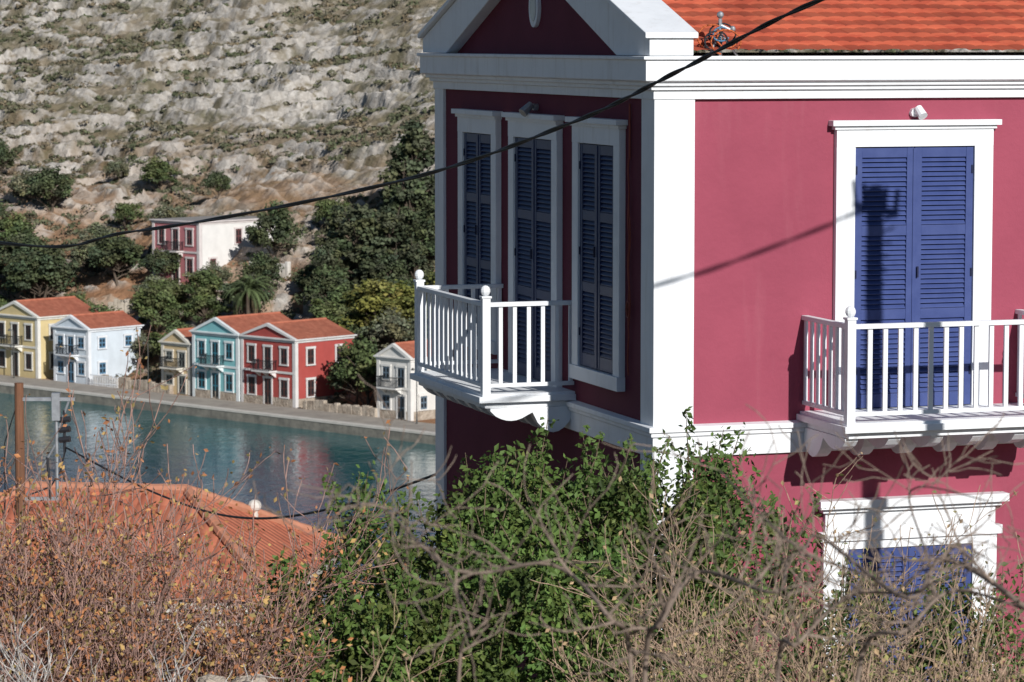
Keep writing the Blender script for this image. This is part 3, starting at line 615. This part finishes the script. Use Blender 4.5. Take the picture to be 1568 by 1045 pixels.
# ---------------------------------------------------------------- green shrub before the house
tx=np.array([-3.2,-2.4,-2.0,-1.7,-1.35,-1.1,-.56,-.35,0,.4,.7,1.05,1.35,1.6,2.0,2.5,2.85,3.2,3.9,4.8]); tz=np.array([-5.4,-5.1,-4.75,-4.4,-4.2,-4.25,-4.05,-3.8,-3.6,-3.9,-3.8,-3.7,-3.8,-3.6,-3.85,-4.3,-4.9,-5.1,-5.1,-5.1])
def green_bush(name,xr,yr,ncl,base,seed,zlow=-7.2,shoots=120,off=0,ragged=.25):
    r=np.random.default_rng(seed); C=[];N=[];K=[];S=[]
    e=empty(name,((xr[0]+xr[1])/2,(yr[0]+yr[1])/2,zn((yr[0]+yr[1])/2)-.3)); O=np.array(e.location)
    for i in range(ncl):
        x=r.uniform(*xr); y=r.uniform(*yr); f=(y-yr[0])/(yr[1]-yr[0]); top=np.interp(x*30/((yr[0]+yr[1])/2),tx,tz)+off
        top=top-.7*(2*f-1)**2-r.uniform(0,ragged); u=r.uniform(0,1)**1.3; z=top-.2-u*min(3.2,(top-zlow)); rad=r.uniform(.10,.27)
        c=np.array([x,y,CAMZ+z]); nl=int(150*rad/.25)
        d=r.normal(size=(nl,3)); d/=np.linalg.norm(d,axis=1,keepdims=True)
        C.append(c+d*rad*r.uniform(.35,1.2,(nl,1))*np.array([1,1,1.25])); N.append(d*.5+np.array([.1,-.25,.5]))
        K.append(np.clip(np.array(base)*r.uniform(.5,1.45)*r.uniform(.65,1.35,(nl,1))*np.array([r.uniform(.85,1.35),1,1]),0,1))
    for i in range(shoots):
        x=r.uniform(*xr); y=r.uniform(*yr); f=(y-yr[0])/(yr[1]-yr[0]); top=np.interp(x*30/((yr[0]+yr[1])/2),tx,tz)+off-.7*(2*f-1)**2
        p=np.array([x,y,CAMZ+top-.55]); d=np.array([r.normal(0,.28),r.normal(0,.2),1.]); d/=np.linalg.norm(d); L=r.uniform(.35,.9)
        m=int(L*80); tt=r.uniform(.1,1,m)[:,None]; C.append(p+d*L*tt+r.normal(0,.045,(m,3))); N.append(r.normal(size=(m,3))+np.array([0,0,.5])); K.append(np.clip(np.array(base)*r.uniform(.9,1.5)*r.uniform(.8,1.25,(m,1)),0,1))
        S.append((tuple(p-O),tuple(p+d*L-O),.009,.003))
    random.seed(seed); T=[]
    for k in range(7):
        x=r.uniform(xr[0]+.3,xr[1]-.3)-O[0]; branch(S,T,(x*.6,0,-.3),(x*.15,0,1),1.9,.06,2,.15,.05,4,.7,5)
    C=np.concatenate(C)-O;N=np.concatenate(N);K=np.concatenate(K); N/=np.linalg.norm(N,axis=1,keepdims=True)
    V,F=leafgeo(C,.075,N,.55,.5); mesh_np('leaves',V,F,M_leaf,np.repeat(K,4,axis=0),parent=e)
    tubes('branches',S,M_twig,[(.16,.12,.08)]*len(S),4,e); return e
green_bush('lentisk_shrub',(-2.4,2.2),(28.6,31.4),580,(.083,.135,.033),1)
green_bush('lentisk_shrub',(1.0,2.3),(31.5,33.0),110,(.08,.125,.034),6,shoots=10,off=-.35)
green_bush('lentisk_shrub',(2.4,4.9),(29.8,31.5),130,(.075,.115,.032),2,shoots=50,off=.0)
green_bush('lentisk_shrub',(-2.6,.9),(25.5,27.5),270,(.088,.142,.034),4,shoots=60,off=-.25,zlow=-6)
# ---------------------------------------------------------------- dry shrubs
def dry(name,x,y,h,n,colr,leafc=None,lev=3,r0=.022,spread=.7,up=.08,nleaf=2,ls=.05,lean=(0,0),nc=4,fan=.45,wob=.11,rmin=.0032):
    e=empty(name,(x,y,zn(y)-.2)); S=[];T=[]
    for i in range(n):
        th=random.uniform(0,6.28); d=norm((math.cos(th)*fan+lean[0],math.sin(th)*fan*.6+lean[1],1)); branch(S,T,(random.uniform(-.15,.15),random.uniform(-.15,.15),0),d,h*random.uniform(.6,.85),r0,lev,wob,up,nc,spread,5,(.4,.65))
    cc=np.array(colr)[None]*rng.uniform(.6,1.4,(len(S),1)); tubes('branches',[(a_,b_,max(ra,rmin),max(rb,rmin*.9)) for a_,b_,ra,rb in S],M_twig,np.clip(cc,0,1),3,e)
    if leafc is not None and T:
        P=np.array([t_[0] for t_ in T]); P=np.repeat(P,nleaf,axis=0)+rng.normal(0,.035,(len(P)*nleaf,3)); lc=np.array(leafc)[rng.integers(0,len(leafc),len(P))]*rng.uniform(.7,1.3,(len(P),1))
        V,F=leafgeo(P,ls,None,.6); mesh_np('leaves',V,F,M_fleaf,np.repeat(np.clip(lc,0,1),4,axis=0),parent=e)
    return len(S)
random.seed(11); tot=0
oc=[(.40,.17,.07),(.33,.14,.065),(.42,.27,.10),(.24,.18,.07)]
for x,y,h in [(-4.4,26,2.4),(-4.05,26.5,2.55),(-3.7,26,2.6),(-3.3,27,2.9),(-2.95,26.3,2.6),(-4.1,28,2.9),(-3.5,25,2.45),(-4.8,27,2.5),(-3.2,28.3,3.0),(-3.7,27.3,2.85),(-2.6,25.6,2.05),(-4.6,28.6,2.8),(-3.9,24.5,2.2),(-2.8,24.6,2.1),(-3.4,26.6,2.8),(-4.4,24.8,2.3),(-3.0,25.4,2.4),(-2.3,25.0,1.8)]:
    tot+=dry('dry_fig_tree',x,y,h,6,(.31,.19,.155),oc,3,.028,.6,.08,2,.05,nc=5,rmin=.0045)
for x,y,h in [(-3.4,22.5,1.6),(-2.8,22,1.55),(-2.2,22.5,1.45),(-3.1,21.5,1.5),(-3.7,23,1.7)]:
    tot+=dry('thorn_bush',x,y,h,5,(.50,.47,.44),None,3,.018,.6,.05,nc=5)
for x,y,h in [(1.2,25,2.3),(1.6,25.4,2.6),(1.95,25,2.6),(2.3,24,2.25),(2.7,24.5,2.2),(3.1,24.5,2.05),(3.7,24,2.1),(3.4,22.5,2.0),(2.7,22.5,2.0),(2.0,22.3,1.95),(1.3,22.5,1.95),(.6,23,1.85),(0.0,22.5,1.65),(3.0,21,1.8),(2.2,20.5,1.75),(1.5,20.5,1.65),(-.7,22.5,1.5)]:
    tot+=dry('dry_shrub',x,y,h,3,(.34,.24,.17),[(.24,.22,.08),(.16,.2,.06),(.36,.25,.14)],3,.02,.65,.06,1,.045,nc=5,rmin=.0038)
for x,y,h in [(.1,16,1.3),(.9,15.5,1.4),(1.6,16,1.55),(2.3,15.8,1.6),(-1.3,16.5,1.3),(-.6,16.5,1.25),(1.2,17.5,1.6),(.5,17.5,1.5),(2.0,17.5,1.7),(-1.9,17,1.2),(-.9,18,1.5)]:
    tot+=dry('dry_shrub',x,y,h,4,(.34,.27,.15),[(.26,.25,.09),(.16,.19,.05)],3,.011,.5,.03,1,.035,nc=3,fan=.8)
def hero(name,pts,r,seed):
    random.seed(seed); x0,z0=pts[0]; y0=12.0
    e=empty(name,(x0,y0,zn(y0))); S=[];T=[]; P=densify([(p[0]-x0,(i*.12 if i%2 else -i*.1),CAMZ+p[1]-zn(y0)) for i,p in enumerate([(pts[0][0],zn(y0)-CAMZ)]+pts)],6)
    n=len(P)
    for i in range(n-1):
        ra=r*(1-.8*i/n); rb=r*(1-.8*(i+1)/n); S.append((P[i],P[i+1],ra,rb))
        if i>5 and random.random()<.6:
            d=norm((random.gauss(0,.7),random.gauss(0,.5),random.gauss(.25,.5))); branch(S,T,P[i+1],d,random.uniform(.15,.42),rb*.7,1,.2,.03,4,.6,5)
    cc=np.array((.23,.175,.14))[None]*rng.uniform(.7,1.3,(len(S),1)); tubes('branches',[(a_,b_,max(c_,.0022),max(d_,.002)) for a_,b_,c_,d_ in S],M_twig,cc,6,e)
hero('dead_branch',[(.45,-2.4),(.35,-2.1),(.15,-2.0),(-.2,-1.9),(-.54,-1.80),(-.72,-1.74)],.012,1)
hero('dead_branch',[(2.0,-2.3),(1.85,-2.05),(1.65,-1.98),(1.42,-2.0),(1.2,-1.93),(1.0,-1.78),(.82,-1.70)],.014,2)
hero('dead_branch',[(.5,-2.4),(.55,-2.12),(.72,-2.03),(.95,-1.98),(1.1,-2.0),(1.3,-1.9)],.013,3)
hero('dead_branch',[(-.2,-2.4),(-.15,-2.15),(-.3,-1.95),(-.42,-1.8),(-.46,-1.7)],.008,4)
hero('dead_branch',[(1.3,-2.4),(1.45,-2.15),(1.7,-2.1),(1.95,-2.05),(2.1,-1.95)],.012,5)
hero('dead_branch',[(1.0,-2.4),(1.05,-2.2),(1.3,-2.12),(1.5,-1.95),(1.55,-1.75),(1.68,-1.62)],.011,7)
# stones
b=B()
random.seed(9)
for i in range(26):
    r=random.uniform(.12,.3); b.ball((random.uniform(-.9,.9),random.uniform(-.5,.5),random.uniform(0,.9)),r,.8,7,5,.2)
o=b.make('stone_pile',[M_stone]); o.location=(.3,23.5,zn(23.5)+.5)
b=B()
for i in range(60): b.ball((random.uniform(-2.5,2.5),random.uniform(-.3,.3),random.uniform(0,1.3)),random.uniform(.12,.28),.8,7,5,.2)
o=b.make('dry_stone_wall',[M_stone]); o.location=(-3.2,24,zn(24)+.3)
print('segs',tot,'objs',len(bpy.data.objects))
